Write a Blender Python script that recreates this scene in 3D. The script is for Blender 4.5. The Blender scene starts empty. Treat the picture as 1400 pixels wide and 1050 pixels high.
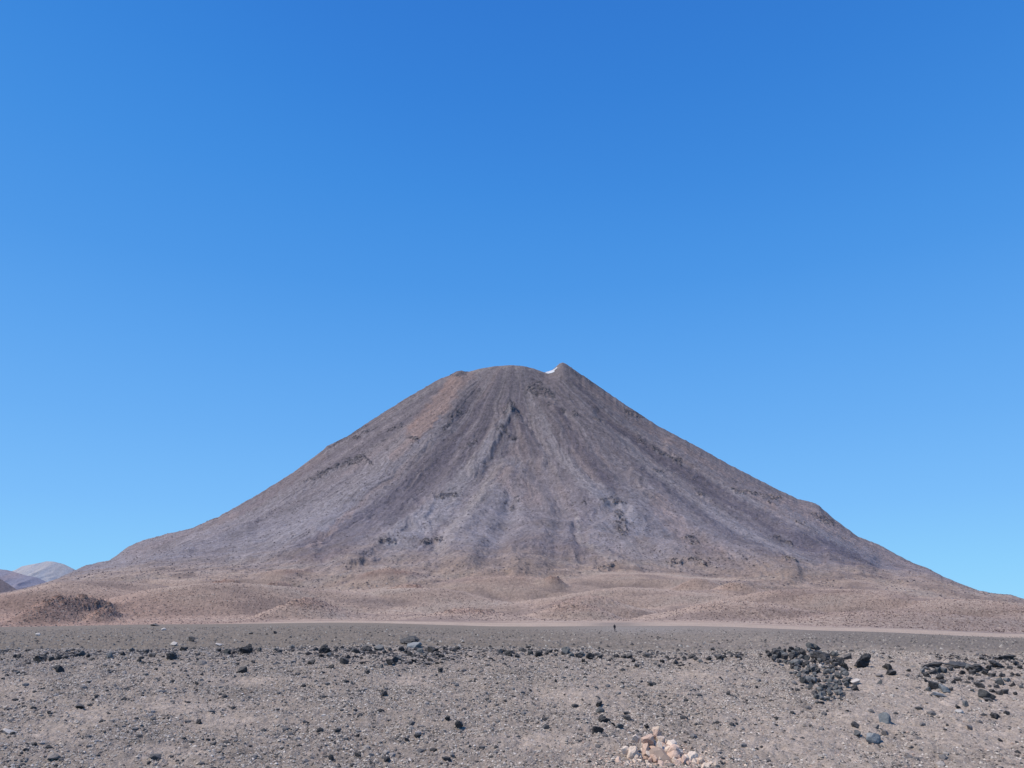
import bpy, bmesh, math, random
import numpy as np
from mathutils import Vector, Matrix, Euler
random.seed(7)
rng = np.random.default_rng(11)
R = math.radians
scn = bpy.context.scene
COL = scn.collection
F32 = np.float32

# ------------------------------------------------------------------ camera
FPX, CX, CY, HOR = 1011.0, 700.0, 525.0, 852.0
PITCH = math.atan((HOR - CY) / FPX)
CP, SP = math.cos(PITCH), math.sin(PITCH)
cd = bpy.data.cameras.new("camera"); cam = bpy.data.objects.new("camera", cd); COL.objects.link(cam)
cd.sensor_width = 36.0; cd.lens = 36.0 * FPX / 1400.0
cd.clip_start = 0.1; cd.clip_end = 90000.0
cam.location = (0, 0, 0); cam.rotation_euler = (math.pi / 2 + PITCH, 0, 0)
scn.camera = cam

def ae(px, py):
    """photo position -> (X/Y, Z/Y) direction"""
    x = (np.asarray(px, float) - CX) / FPX; u = -(np.asarray(py, float) - CY) / FPX
    d = CP - u * SP
    return x / d, (SP + u * CP) / d
def proj(a, e):
    dep = CP + e * SP
    return CX + FPX * a / dep, CY - FPX * (-SP + e * CP) / dep

# ------------------------------------------------------------------ noise
def _tab(seed):
    r = np.random.default_rng(seed); g = r.random((256, 256)) * 2 * np.pi
    return np.cos(g).astype(F32), np.sin(g).astype(F32)
_T = {}
from concurrent.futures import ThreadPoolExecutor
POOL = ThreadPoolExecutor(4)
def _noise(x, y, gx, gy):
    xf = np.floor(x); yf = np.floor(y)
    fx = (x - xf).astype(F32); fy = (y - yf).astype(F32)
    xi = xf.astype(np.int32); yi = yf.astype(np.int32)
    x0 = (xi & 255) << 8; x1 = ((xi + 1) & 255) << 8; y0 = yi & 255; y1 = (yi + 1) & 255
    u = fx * fx * fx * (fx * (fx * 6 - 15) + 10); v = fy * fy * fy * (fy * (fy * 6 - 15) + 10)
    i0 = x0 + y0; n00 = gx[i0] * fx + gy[i0] * fy
    i0 = x1 + y0; n10 = gx[i0] * (fx - 1) + gy[i0] * fy
    i0 = x0 + y1; n01 = gx[i0] * fx + gy[i0] * (fy - 1)
    i0 = x1 + y1; n11 = gx[i0] * (fx - 1) + gy[i0] * (fy - 1)
    a = n00 + u * (n10 - n00); b = n01 + u * (n11 - n01)
    return (a + v * (b - a)) * F32(1.5)
def noise(x, y, seed=0):
    if seed not in _T: _T[seed] = tuple(q.ravel() for q in _tab(seed + 100))
    gx, gy = _T[seed]
    x, y = np.broadcast_arrays(np.asarray(x, np.float64), np.asarray(y, np.float64))
    if x.size < 60000: return _noise(x, y, gx, gy)
    xs = x.reshape(-1); ys = y.reshape(-1); out = np.empty(xs.size, F32); st = 32768
    def job(k): out[k:k + st] = _noise(xs[k:k + st], ys[k:k + st], gx, gy)
    list(POOL.map(job, range(0, xs.size, st)))
    return out.reshape(x.shape)
def fbm(x, y, o=4, seed=0, gain=.5):
    s = 0; amp = 1; t = 0
    for k in range(o):
        s = s + amp * noise(x * 2.03 ** k + 7.3 * k, y * 2.03 ** k - 3.1 * k, seed + k); t += amp; amp *= gain
    return s / t
def ridged(x, y, o=4, seed=0, gain=.5):
    s = 0; amp = 1; t = 0
    for k in range(o):
        s = s + amp * (1 - 2 * np.abs(noise(x * 2.07 ** k + 5.7 * k, y * 2.07 ** k + 1.9 * k, seed + k))); t += amp; amp *= gain
    return s / t
def sstep(a, b, x):
    t = np.clip((x - a) / (b - a), 0, 1); return t * t * (3 - 2 * t)
def lerp(a, b, t): return a + (b - a) * t

# ------------------------------------------------------------------ base ground: heights from survey profiles
COLPX = np.array([-300, 0, 233, 467, 700, 933, 1167, 1400, 1700], float)
DEDGE = np.array([440, 440, 520, 560, 450, 430, 300, 200, 170], float)      # far edge of the dark plain
DEPY  = np.array([858, 857, 853.5, 851.2, 856.5, 855.5, 863, 872.5, 880], float)
DSAND = np.array([600, 600, 640, 700, 640, 620, 520, 420, 400], float)      # far edge of the pale sand
DSPY  = np.array([860, 859, 855.5, 849.3, 852, 851, 858.6, 867.5, 872], float)
RIMPY = np.array([893, 892, 890, 887, 889, 893, 893, 900, 903], float)
B10 = [850, 849, 845, 845, 845, 845, 848, 856, 858]
B15 = [845, 840, 825, 826, 826, 826, 830, 845, 849]
B20 = [840, 830, 801, 801, 801, 802, 809, 834, 843]
B30 = [843, 836, 808, 806, 806, 806, 818, 839, 846]
def prof(k):
    def z(px, py, Y): return float(ae(px, py)[1]) * Y
    p = COLPX[k]
    zr = z(p, RIMPY[k], 62)
    return [(0, -6.9), (8, -6.7), (18, -6.45), (24, -6.2), (30, z(p, 1050, 30)), (40, lerp(z(p, 1050, 30), zr, .42)), (55, zr * 1.13), (62, zr), (68, zr * 1.0), (120, lerp(zr, z(p, DEPY[k], DEDGE[k]), .25)),
            (DEDGE[k], z(p, DEPY[k], DEDGE[k])), (DSAND[k], z(p, DSPY[k], DSAND[k])),
            (1000, z(p, B10[k], 1000)), (1500, z(p, B15[k], 1500)), (2000, z(p, B20[k], 2000)), (3000, z(p, B30[k], 3000)), (6500, z(p, 842, 6500)), (20000, z(p, 848, 20000)), (60000, z(p, 850, 60000))]
def pchip(xs, ys, x):
    xs = np.array(xs, float); ys = np.array(ys, float)
    h = np.diff(xs); d = np.diff(ys) / h; m = np.zeros_like(ys)
    m[0] = d[0]; m[-1] = d[-1]
    for i in range(1, len(xs) - 1):
        if d[i - 1] * d[i] > 0:
            w1 = 2 * h[i] + h[i - 1]; w2 = h[i] + 2 * h[i - 1]
            m[i] = (w1 + w2) / (w1 / d[i - 1] + w2 / d[i])
    i = np.clip(np.searchsorted(xs, x) - 1, 0, len(xs) - 2)
    t = (x - xs[i]) / h[i]
    return ((2 * t**3 - 3 * t**2 + 1) * ys[i] + (t**3 - 2 * t**2 + t) * h[i] * m[i] + (-2 * t**3 + 3 * t**2) * ys[i + 1] + (t**3 - t**2) * h[i] * m[i + 1])
YTAB = np.concatenate([np.linspace(0, 80, 641), np.geomspace(80.5, 60000, 900)])
ZTAB = []
for k in range(len(COLPX)):
    p = prof(k); ZTAB.append(pchip([q[0] for q in p], [q[1] for q in p], YTAB))
ZTAB = np.array(ZTAB)
COLA = ae(COLPX, np.full(len(COLPX), 850.0))[0]
def base_z(A, Y):
    k = np.clip(np.searchsorted(COLA, A) - 1, 0, len(COLA) - 2)
    t = np.clip((A - COLA[k]) / (COLA[k + 1] - COLA[k]), 0, 1); t = t * t * (3 - 2 * t)
    fi = np.interp(Y, YTAB, np.arange(len(YTAB))); i = np.clip(fi.astype(int), 0, len(YTAB) - 2); f = fi - i
    z0 = ZTAB[k, i] * (1 - f) + ZTAB[k, i + 1] * f
    z1 = ZTAB[k + 1, i] * (1 - f) + ZTAB[k + 1, i + 1] * f
    return z0 * (1 - t) + z1 * t
def col_interp(A, vals): return np.interp(A, COLA, vals)

def near_relief(X, Y):
    """humps and lumps of the near ground (metres)"""
    w = sstep(5, 20, Y) * (1 - sstep(110, 300, Y))
    rim = np.exp(-((Y - 61) / 5.5) ** 2)
    z = .30 * fbm(X / 9, Y / 6, 3, 1) + .22 * fbm(X / 2.4, Y / 1.6, 3, 5) + .10 * rim * ridged(X / 4, Y / 2, 3, 9)
    z = z + .10 * fbm(X / .8, Y / .6, 3, 12) + .075 * fbm(X / .26, Y / .22, 2, 20)
    # shallow wash lines that run down the slope
    z = z - .16 * np.clip(ridged((X + 2.5 * noise(X / 9, Y / 9, 33)) / 7.5, Y / 40, 2, 30) - .45, 0, 1) * sstep(26, 34, Y) * (1 - sstep(52, 60, Y))
    return z * w
def near_z(X, Y):
    return base_z(X / np.maximum(Y, .01), Y) + near_relief(X, Y)

# foothill mounds: photo x, crest y, distance, half width in photo px, half depth m, roughness
MOUNDS = [(170, 797, 1350, 140, 200, 0), (-10, 815, 1150, 120, 150, 0), (340, 806, 1080, 160, 110, 0), (105, 821, 860, 40, 80, .9), (152, 834, 840, 16, 40, .9), (70, 838, 820, 30, 60, .7),
          (425, 818, 880, 52, 70, .6), (557, 799, 1350, 45, 80, .8), (530, 784, 1750, 40, 70, .8), (640, 833, 840, 60, 60, .6), (310, 793, 1600, 26, 40, .9), (380, 797, 1450, 34, 60, .7),
          (390, 787, 1850, 34, 70, .5), (442, 765, 2080, 40, 80, .8), (600, 812, 1150, 120, 110, 0), (700, 792, 1650, 90, 90, .4), (759, 793, 1600, 18, 30, .8),
          (500, 806, 1180, 110, 90, 0), (240, 812, 1020, 120, 100, 0),
          (800, 815, 1050, 80, 70, .4), (790, 824, 930, 46, 60, .6), (860, 803, 1300, 120, 110, 0), (870, 789, 1800, 90, 110, 0), (955, 793, 1550, 46, 70, .4), (1010, 800, 1300, 50, 70, .4),
          (1100, 806, 1150, 150, 120, .2), (1000, 822, 850, 90, 70, .2), (1290, 822, 1000, 110, 120, .2), (1200, 836, 760, 140, 70, .2), (1420, 838, 850, 130, 120, .2),
          (930, 770, 2120, 62, 110, .9), (845, 690, 2700, 62, 210, .5), (795, 700, 2750, 34, 130, .5), (1080, 775, 2150, 60, 150, .3), (560, 757, 2260, 40, 90, .5), (760, 752, 2250, 95, 190, .5)]

# ------------------------------------------------------------------ volcano
VX, VY = 15.0, 4500.0
SIL = np.array([(-300, 850), (-120, 836), (0, 812), (60, 797), (85, 786), (100, 780), (115, 773), (150, 766), (160, 759), (175, 748), (187, 742), (200, 738), (230, 730), (258, 724), (300, 706), (350, 678), (400, 647), (440, 617), (447, 610), (475, 597), (500, 580),
                (550, 548), (600, 519), (614, 514), (619, 510.5), (624, 508), (631, 506.8), (636, 508.4), (642, 508.2), (655, 504.5), (675, 501), (700, 499.3), (715, 500.5), (730, 504), (744, 509.3), (750, 508.5), (757, 504.5), (762, 499.8), (765, 497.2), (769, 495.8), (773, 497.2), (777, 500), (790, 509), (825, 533), (860, 557),
                (900, 583), (950, 609), (1000, 637), (1060, 668), (1090, 682), (1112, 688), (1119, 691), (1140, 710), (1175, 735), (1200, 744), (1225, 757), (1252, 769), (1266, 773), (1275, 780), (1290, 790), (1340, 808), (1360, 811), (1382, 813), (1395, 819), (1405, 823), (1500, 836), (1700, 850)], float)
sa, se = ae(SIL[:, 0], SIL[:, 1])
def sil_e(A): return np.interp(A, sa, se) + (np.abs(A) < .62) * .0011 * ridged(A * 95, A * 0 + .3, 3, 66, .65) * np.interp(np.abs(A), [0, .07, .1, .6], [.35, .35, 1, 1])

def cone(X, Y):
    dx = X - VX; dy = Y - VY
    r = np.hypot(dx, dy); th = np.arctan2(dx, -dy)       # 0 = towards the viewer
    rr = np.array([0, 300, 350, 480, 700, 1000, 1300, 1600, 1900, 2200, 2600, 3000, 3600, 4600], float)
    hL = np.array([1545, 1535, 1512, 1420, 1240, 1015, 810, 640, 500, 400, 300, 200, 60, -200], float)
    hR = np.array([1545, 1552, 1525, 1440, 1285, 1090, 930, 780, 650, 480, 300, 150, 0, -250], float)
    hF = np.array([1545, 1538, 1505, 1400, 1210, 965, 735, 530, 365, 240, 122, 20, -80, -300], float)
    s = np.sin(th); f = np.clip(np.cos(th), 0, 1) ** 2
    side = lerp(np.interp(r, rr, hL), np.interp(r, rr, hR), sstep(-.6, .6, s))
    h = lerp(side, np.interp(r, rr, hF), f)
    return h, r, th

# terrain sample grid: lines of sight fan out so that the mesh is finest where the place is near
ax0, ax1 = -.70, .70
A1 = np.concatenate([-np.geomspace(2.6, .705, 60), np.linspace(ax0, ax1, 1300), np.geomspace(.705, 2.6, 60)])
Yr = np.concatenate([np.linspace(3, 24, 60, endpoint=False), np.linspace(24, 66, 520, endpoint=False), np.geomspace(66, 420, 150, endpoint=False),
                     np.geomspace(420, 1900, 330, endpoint=False), np.linspace(1900, 4260, 560, endpoint=False), np.linspace(4260, 5000, 60, endpoint=False), np.geomspace(5000, 60000, 40)])
A = np.repeat(A1[None, :], len(Yr), 0); Y = np.repeat(Yr[:, None], len(A1), 1); X = A * Y
NR, NC = A.shape
Z = base_z(A, Y)
nearm = Yr < 320
Z[nearm] += near_relief(X[nearm], Y[nearm])
# far ground undulation
far = Yr > 420
Xf, Yf, Af = X[far], Y[far], A[far]
Zf = Z[far]
flat = sstep(1.0, 1.25, Yf / col_interp(Af, DSAND))
ww = flat * sstep(500, 1500, Yf)
Zf = Zf + ww * (20 * fbm(Xf / 300, Yf / 210, 3, 40) + 10 * (ridged(Xf / 200, Yf / 110, 2, 44) - .1))
rough = np.zeros_like(Zf)
for (mx, my, mY, mw, md, mr) in MOUNDS:
    a0, e0 = ae(mx, my); X0 = a0 * mY; wx = mw * mY / FPX
    if mY >= 2000: continue
    dxx = (Xf - X0 + 18 * noise(Xf / 90, Yf / 90, 61)) / wx; dyy = (Yf - mY) / md
    g = np.exp(-(dxx ** 2 + dyy ** 2) * .9)
    zb = float(base_z(np.array([a0]), np.array([float(mY)]))[0]); amp = max(e0 * mY - zb, 3)
    Zf = np.where(g > .01, np.maximum(Zf, lerp(Zf, np.maximum(zb + g * amp, Zf + .45 * g * amp), sstep(.0, .3, g))), Zf)
    rough = np.maximum(rough, mr * sstep(.25, .8, g))
# cone
H, r, th = cone(Xf, Yf)
warp = .09 * fbm(Xf / 600, Yf / 600, 4, 70)
tw = th + warp * sstep(250, 900, r)
act = (r < 4600)
mid = sstep(350, 900, r) * (1 - sstep(2600, 3600, r))
gul = ridged(tw * 7.5 + 3, r / 2600, 3, 72)
gul2 = fbm(tw * 34, r / 900, 3, 78, .6)
gul3 = fbm(tw * 110, r / 420, 2, 84, .6)
H = H + mid * (7.5 * gul + 4.5 * gul2 + 2.3 * gul3)
low = sstep(1300, 2200, r)
H = H + low * (28 * fbm(Xf / 420, Yf / 330, 2, 88) + 4 * ridged(Xf / 230, Yf / 190, 2, 92))
for (mx, my, mY, mw, md, mr) in MOUNDS:
    if mY < 2000: continue
    a0, e0 = ae(mx, my); X0 = a0 * mY; wx = mw * mY / FPX
    g = np.exp(-(((Xf - X0) / wx) ** 2 + ((Yf - mY) / md) ** 2))
    H = H + g * (34 if mw > 50 else 22)
    rough = np.maximum(rough, mr * sstep(.2, .7, g))
k = 22.0
d = np.clip(H - Zf, -60, 60)
on = sstep(-14, 20, H - Zf)
Zn = np.where(H > Zf + 60, H, np.where(H < Zf - 60, Zf, np.maximum(H, Zf) + k * np.log1p(np.exp(-np.abs(d) / k))))
# match the skyline: broad correction of each flank, then the small bumps only next to the skyline
e = Zn / Yf
emx = e.max(0); tgt = sil_e(A1)
ratio = np.clip(tgt / np.maximum(emx, .004), .6, 1.6)
ker = np.exp(-(np.arange(-90, 91) / 40.0) ** 2); ker /= ker.sum()
rs = np.convolve(np.pad(ratio, 90, mode='edge'), ker, 'valid')
vis = (A1 > -.72) & (A1 < .72)
rs = np.where(np.abs(A1) < .72, rs, 1.0)
print("SIL ratio", np.round(ratio[::120], 3))
cm = on * sstep(100, 260, Zn)
Zn = Zn * lerp(1.0, rs[None, :], cm)
e = Zn / Yf; emx = e.max(0)
dl = tgt - emx
near_top = sstep(.90, .995, e / np.maximum(emx, 1e-4)[None, :]) * (np.abs(A1) < .72)[None, :]
Zn = Zn + near_top * dl[None, :] * Yf * (emx > .015)[None, :]
e = Zn / Yf; emx = e.max(0)
tg = np.maximum(tgt, .003)[None, :]
over = (sstep(1.0, 1.06, emx / np.maximum(tgt, .003)) * (np.abs(A1) < .78))
over = np.convolve(np.pad(over, 90, mode='edge'), ker, 'valid')[None, :]
knee = .72 * tg
ecap = np.where(e > knee, knee + (tg - knee) * (1 - np.exp(-(e - knee) / (tg - knee) * .9)), e)
Zn = np.where(e > 0, Yf * lerp(e, ecap, over), Zn)
e = Zn / Yf; emx = e.max(0)
PXf, PYf = proj(Af, e)

# ------------------------------------------------------------------ surface features of the volcano (relief and rock colour where they stand)
def stroke(px, py, pts, w, jit=0.0):
    """distance field of a polyline; w = (start, end) half width; returns 0..1 mask"""
    pts = np.array(pts, float); m = np.zeros(px.shape, F32)
    W = max(w)
    bb = (px > pts[:, 0].min() - 2 * W) & (px < pts[:, 0].max() + 2 * W) & (py > pts[:, 1].min() - 2 * W) & (py < pts[:, 1].max() + 2 * W)
    if not bb.any(): return m
    x = px[bb]; y = py[bb]
    if jit:
        x = x + jit * fbm(px[bb] / 9, py[bb] / 9, 2, 120); y = y + jit * fbm(px[bb] / 9 + 40, py[bb] / 9, 2, 123)
    L = np.concatenate([[0], np.cumsum(np.hypot(*np.diff(pts, axis=0).T))])
    best = np.zeros(x.shape)
    for i in range(len(pts) - 1):
        d0 = pts[i + 1] - pts[i]; l2 = max((d0 ** 2).sum(), 1e-6)
        t = np.clip(((x - pts[i, 0]) * d0[0] + (y - pts[i, 1]) * d0[1]) / l2, 0, 1)
        dd = np.hypot(x - pts[i, 0] - t * d0[0], y - pts[i, 1] - t * d0[1])
        tt = (L[i] + t * (L[i + 1] - L[i])) / L[-1]; hw = lerp(w[0], w[1], tt)
        best = np.maximum(best, 1 - sstep(.45, 1.3, dd / hw))
    m[bb] = best
    return m
def blob(px, py, cx, cy, rx, ry):
    q = ((px - cx) / rx) ** 2 + ((py - cy) / ry) ** 2
    return np.where(q < 9, np.exp(-q * 1.2), 0)

c = lambda r_, g_, b_: np.array([r_, g_, b_], float)
GREY, DARK, PALE, PINK, TAN = c(.235, .19, .182), c(.122, .10, .112), c(.285, .24, .228), c(.30, .215, .185), c(.35, .285, .245)
BLU = c(.235, .20, .20)
n_str = fbm(tw * 60, r / 1500, 3, 130, .6); n_iso = fbm(Xf / 60, Yf / 60, 4, 134, .6); n_big = fbm(tw * 8, r / 1600, 3, 138)
n_fine = fbm(Xf / 16, Yf / 34, 2, 170, .7)
n_scr = fbm(tw * 190 + 4 * n_big, r / 170, 2, 174, .7) * sstep(400, 700, r)
C = np.zeros(Zf.shape + (3,), F32)
C[:] = GREY
def mixc(col, m):
    global C
    C = C + (col - C) * np.clip(m, 0, 1)[..., None]
mixc(DARK, .5 * sstep(.02, .5, n_big) * sstep(200, 500, r) * (1 - .5 * low))
mixc(PALE, .6 * sstep(.05, .5, -n_big))
mixc(PINK, .35 * sstep(.1, .5, fbm(tw * 14 + 9, r / 800, 3, 142)))
# long scree bands: (points, widths, colour, strength)
BANDS = [([(640, 560), (600, 620), (540, 685), (470, 735), (420, 757)], (14, 26), DARK, .55), ([(655, 540), (628, 600), (590, 650), (540, 700)], (10, 14), DARK, .4),
         ([(720, 520), (705, 580), (720, 620)], (12, 8), DARK, .35),
         ([(612, 525), (588, 565), (555, 610), (500, 660), (420, 715), (330, 760)], (6, 22), PALE, .55), ([(622, 520), (604, 552), (570, 590)], (12, 16), c(.34, .22, .175), .8), ([(640, 515), (610, 545), (580, 580), (540, 625)], (10, 10), PINK, .55),
         ([(602, 575), (560, 622), (500, 675), (440, 720)], (3, 7), BLU, .7), ([(480, 700), (440, 735), (420, 748)], (4, 5), PINK, .5), ([(698, 570), (668, 610), (640, 645), (600, 700), (540, 745)], (6, 22), PALE, .85), ([(706, 632), (690, 670), (700, 700)], (10, 18), PALE, .5),
         ([(690, 640), (650, 690), (620, 730), (600, 760)], (9, 13), TAN, .45), ([(700, 640), (680, 700), (655, 740), (640, 770)], (14, 40), BLU, .5),
         ([(704, 572), (692, 592), (684, 618)], (4, 12), DARK, .62), ([(660, 501), (700, 499), (740, 507)], (2, 2), TAN, .5), ([(640, 509), (660, 505)], (2, 2), TAN, .5), ([(758, 505), (768, 498)], (2.5, 2.5), TAN, .5), ([(712, 580), (725, 600), (735, 622)], (3, 7), DARK, .5),
         ([(765, 560), (790, 610), (840, 670), (880, 700)], (5, 12), DARK, .65), ([(738, 560), (758, 612), (795, 655), (860, 700)], (5, 14), PALE, .7),
         ([(780, 520), (820, 560), (870, 600), (930, 640), (1000, 690), (1080, 735), (1160, 765), (1230, 790)], (5, 15), DARK, .8), ([(850, 600), (900, 650), (960, 690), (1030, 740), (1100, 770)], (8, 16), PALE, .4),
         ([(790, 520), (840, 553), (900, 596), (980, 645), (1060, 690)], (5, 12), PINK, .5), ([(1060, 690), (1140, 720), (1220, 765), (1330, 810)], (16, 24), PINK, .5),
         ([(880, 590), (960, 640), (1060, 690), (1140, 740), (1230, 785)], (3, 7), BLU, .5), ([(870, 640), (940, 690), (1000, 735), (1100, 785), (1200, 800)], (8, 10), DARK, .45),
         ([(440, 625), (350, 690), (260, 735), (180, 760)], (6, 10), PINK, .35), ([(430, 660), (330, 715), (230, 755), (130, 785)], (6, 14), PALE, .35), ([(600, 530), (520, 580), (440, 630), (330, 700)], (5, 7), DARK, .35),
         ([(500, 640), (400, 700), (300, 745), (220, 765)], (6, 12), BLU, .45), ([(640, 790), (720, 760), (800, 755), (870, 785)], (30, 20), DARK, .4), ([(720, 765), (780, 750), (830, 760)], (6, 8), DARK, .3),
         ([(788, 700), (792, 735), (830, 765), (900, 790)], (3, 8), TAN, .5), ([(860, 700), (840, 730), (900, 760)], (40, 40), PALE, .45), ([(900, 690), (935, 730), (990, 770)], (14, 14), PINK, .4),
         ([(690, 655), (730, 690)], (18, 12), PINK, .4), ([(100, 795), (250, 780), (420, 775), (560, 785)], (10, 14), PALE, .35)]
for pts, w, col, st in BANDS:
    m = stroke(PXf, PYf, pts, w, 6.0)
    mixc(col, np.minimum(m * st * 1.35 * np.clip(.8 + .9 * n_str, .2, 1.1), .92))
# thin pale and dark scree chutes
ch1 = sstep(.62, .92, ridged(tw * 22 + .4 * noise(Xf / 200, Yf / 200, 145), r / 2600 + 3, 2, 146)) * sstep(350, 600, r) * (1 - .7 * low)
ch2 = sstep(.66, .94, ridged(tw * 31 + 5 + .4 * noise(Xf / 180, Yf / 180, 147), r / 2200, 2, 148)) * sstep(350, 600, r) * (1 - .7 * low)
pat = sstep(-.25, .3, fbm(tw * 9 + 3, r / 600, 2, 149))
mixc(PALE * 1.08, .55 * ch1 * pat); mixc(DARK, .5 * ch2 * (1 - .6 * pat))
# speckle that follows the scree
lum = (1.06 - .16 * sstep(1500, 500, r)) * (1 + (1 - .35 * low) * (.30 * n_str * (1 - .5 * low) + .22 * n_iso + .24 * n_fine + .20 * n_scr))
# rock outcrops: raised, dark, broken
OUT = [([(415, 662), (440, 648), (470, 634), (497, 625)], (2.5, 4.5)), ([(497, 625), (508, 632)], (3, 3)), ([(718, 535), (730, 529), (745, 533), (756, 541)], (4, 5)), ([(690, 568), (698, 560), (706, 572)], (4, 4)), ([(856, 562), (882, 571)], (4, 4)), ([(776, 505), (800, 519), (826, 536)], (1.8, 2)), ([(728, 537), (745, 541)], (4, 3)), ([(690, 564), (697, 560), (703, 566)], (2.5, 3)),
       ([(612, 580), (622, 566), (632, 560)], (3, 3)), ([(605, 592), (612, 582)], (2, 3)), ([(620, 513), (634, 510)], (4, 4)), ([(860, 564), (880, 569)], (4, 3)), ([(768, 558), (772, 562)], (3, 3)), ([(784, 566), (790, 569)], (3, 3)), ([(816, 572), (828, 580)], (2, 2)),
       ([(1003, 675), (1030, 679), (1060, 684), (1066, 678)], (2.5, 3)), ([(1050, 690), (1058, 694)], (2, 2)), ([(1086, 716), (1100, 722)], (1.8, 2)), ([(820, 683), (836, 680), (852, 685)], (2.5, 3)), ([(845, 700), (850, 725)], (7, 10)),
       ([(705, 685), (699, 697)], (3, 2)), ([(798, 688), (800, 692)], (3, 2.5)), ([(893, 642), (908, 645)], (2.5, 2.5)), ([(955, 672), (960, 674)], (3, 3)), ([(915, 770), (945, 765), (965, 772)], (4, 4)), ([(940, 736), (955, 744)], (6, 4)),
       ([(750, 792), (765, 795)], (2.5, 2.5)), ([(594, 680), (622, 678)], (4, 4)), ([(640, 610), (650, 604)], (2, 2)), ([(530, 590), (548, 582)], (2, 2.5)), ([(556, 598), (572, 606)], (3, 2.5)), ([(1055, 728), (1080, 740)], (2, 2)),
       ([(1070, 768), (1090, 772)], (3, 3)), ([(520, 745), (540, 742)], (4, 3)), ([(575, 744), (585, 742), (602, 742)], (3, 2)), ([(680, 588), (700, 600)], (5, 5)), ([(450, 612), (470, 600), (500, 582)], (2, 2)), ([(820, 777), (838, 776)], (3, 2)),
       ([(1112, 704), (1135, 716)], (5, 5)), ([(730, 518), (738, 524)], (2, 2)), ([(870, 598), (900, 618), (930, 632)], (2, 3)), ([(480, 602), (505, 588)], (2, 2))]
relief = np.zeros(Zf.shape); outm = np.zeros(Zf.shape)
brk = ridged(Xf / 26, Yf / 30, 3, 150)
for pts, w in OUT:
    m = stroke(PXf, PYf, pts, w, 5.0)
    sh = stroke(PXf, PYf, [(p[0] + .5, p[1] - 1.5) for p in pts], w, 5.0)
    m = m * sstep(-.15, .25, fbm(Xf / 20, Yf / 30, 2, 156))
    relief += m * (4 + 5 * brk); outm = np.maximum(outm, m)
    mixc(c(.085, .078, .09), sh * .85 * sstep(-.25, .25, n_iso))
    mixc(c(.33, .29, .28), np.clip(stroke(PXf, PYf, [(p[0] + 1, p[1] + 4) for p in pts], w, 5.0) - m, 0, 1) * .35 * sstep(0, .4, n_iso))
# random small outcrops in the upper and right flanks
spots = sstep(.42, .62, fbm(Xf / 75, Yf / 95, 3, 155)) * sstep(-.1, .3, brk) * (1 - .85 * low)
relief += spots * 3 * (r > 300); outm = np.maximum(outm, .5 * spots * (r > 300))
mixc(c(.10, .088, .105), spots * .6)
# central spine
relief += 15 * stroke(PXf, PYf, [(698, 562), (676, 596), (650, 640)], (7, 12), 3.0) + 15 * stroke(PXf, PYf, [(700, 562), (716, 590), (738, 628)], (6, 12), 3.0) + 10 * stroke(PXf, PYf, [(697, 560), (702, 566)], (5, 5), 3.0) - 7 * stroke(PXf, PYf, [(725, 585), (745, 640)], (8, 14))
relief += 14 * stroke(PXf, PYf, [(690, 650), (660, 710), (630, 760)], (18, 30)) + 16 * stroke(PXf, PYf, [(710, 660), (735, 700), (720, 760)], (20, 34))
for pts_, w_2, hh in [([(640, 520), (615, 560), (570, 610), (500, 665)], (6, 12), 16), ([(655, 545), (600, 640), (530, 710), (450, 750)], (8, 14), -16), ([(560, 690), (520, 730), (470, 760)], (10, 16), 20), ([(745, 545), (780, 600), (830, 660)], (6, 9), 14),
                      ([(870, 650), (930, 700), (1000, 745), (1080, 780)], (8, 12), 18), ([(920, 610), (1000, 665), (1090, 720), (1180, 765)], (8, 14), 18), ([(430, 650), (340, 710), (250, 745)], (5, 9), 12), ([(540, 600), (450, 665), (360, 725)], (6, 12), -10),
                      ([(620, 745), (690, 790)], (14, 20), 16), ([(840, 690), (790, 720), (800, 760)], (5, 8), -14), ([(700, 755), (760, 742), (830, 762), (870, 785)], (5, 7), 12), ([(590, 685), (570, 710), (600, 735), (640, 720)], (5, 8), 10), ([(480, 770), (520, 757), (590, 765)], (5, 7), 12)]:
    relief += .62 * hh * stroke(PXf, PYf, pts_, (w_2[0] * 1.5, w_2[1] * 1.5), 3.0)
relief -= 9 * stroke(PXf, PYf, [(770, 570), (800, 630), (850, 690)], (9, 14)) + 10 * stroke(PXf, PYf, [(820, 565), (900, 632), (1000, 700), (1120, 760)], (8, 12))
relief += (3.4 * fbm(Xf / 34, Yf / 40, 3, 160, .6) + 1.5 * n_fine)
skyline = sstep(.955, .995, e / np.maximum(emx, 1e-4)[None, :])
Zn = Zn + on * relief * (1 - .8 * skyline)
C = C * (1 + low[..., None] * (np.array([1.0, 1.04, 1.08], F32) - 1))
C *= (lum * (1 + .35 * sstep(0, 1, low) * np.clip(ridged(Xf / 150, Yf / 190, 3, 162) - .2, -.4, .4)))[..., None] * np.array([.835, .885, 1.0], F32)
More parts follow.
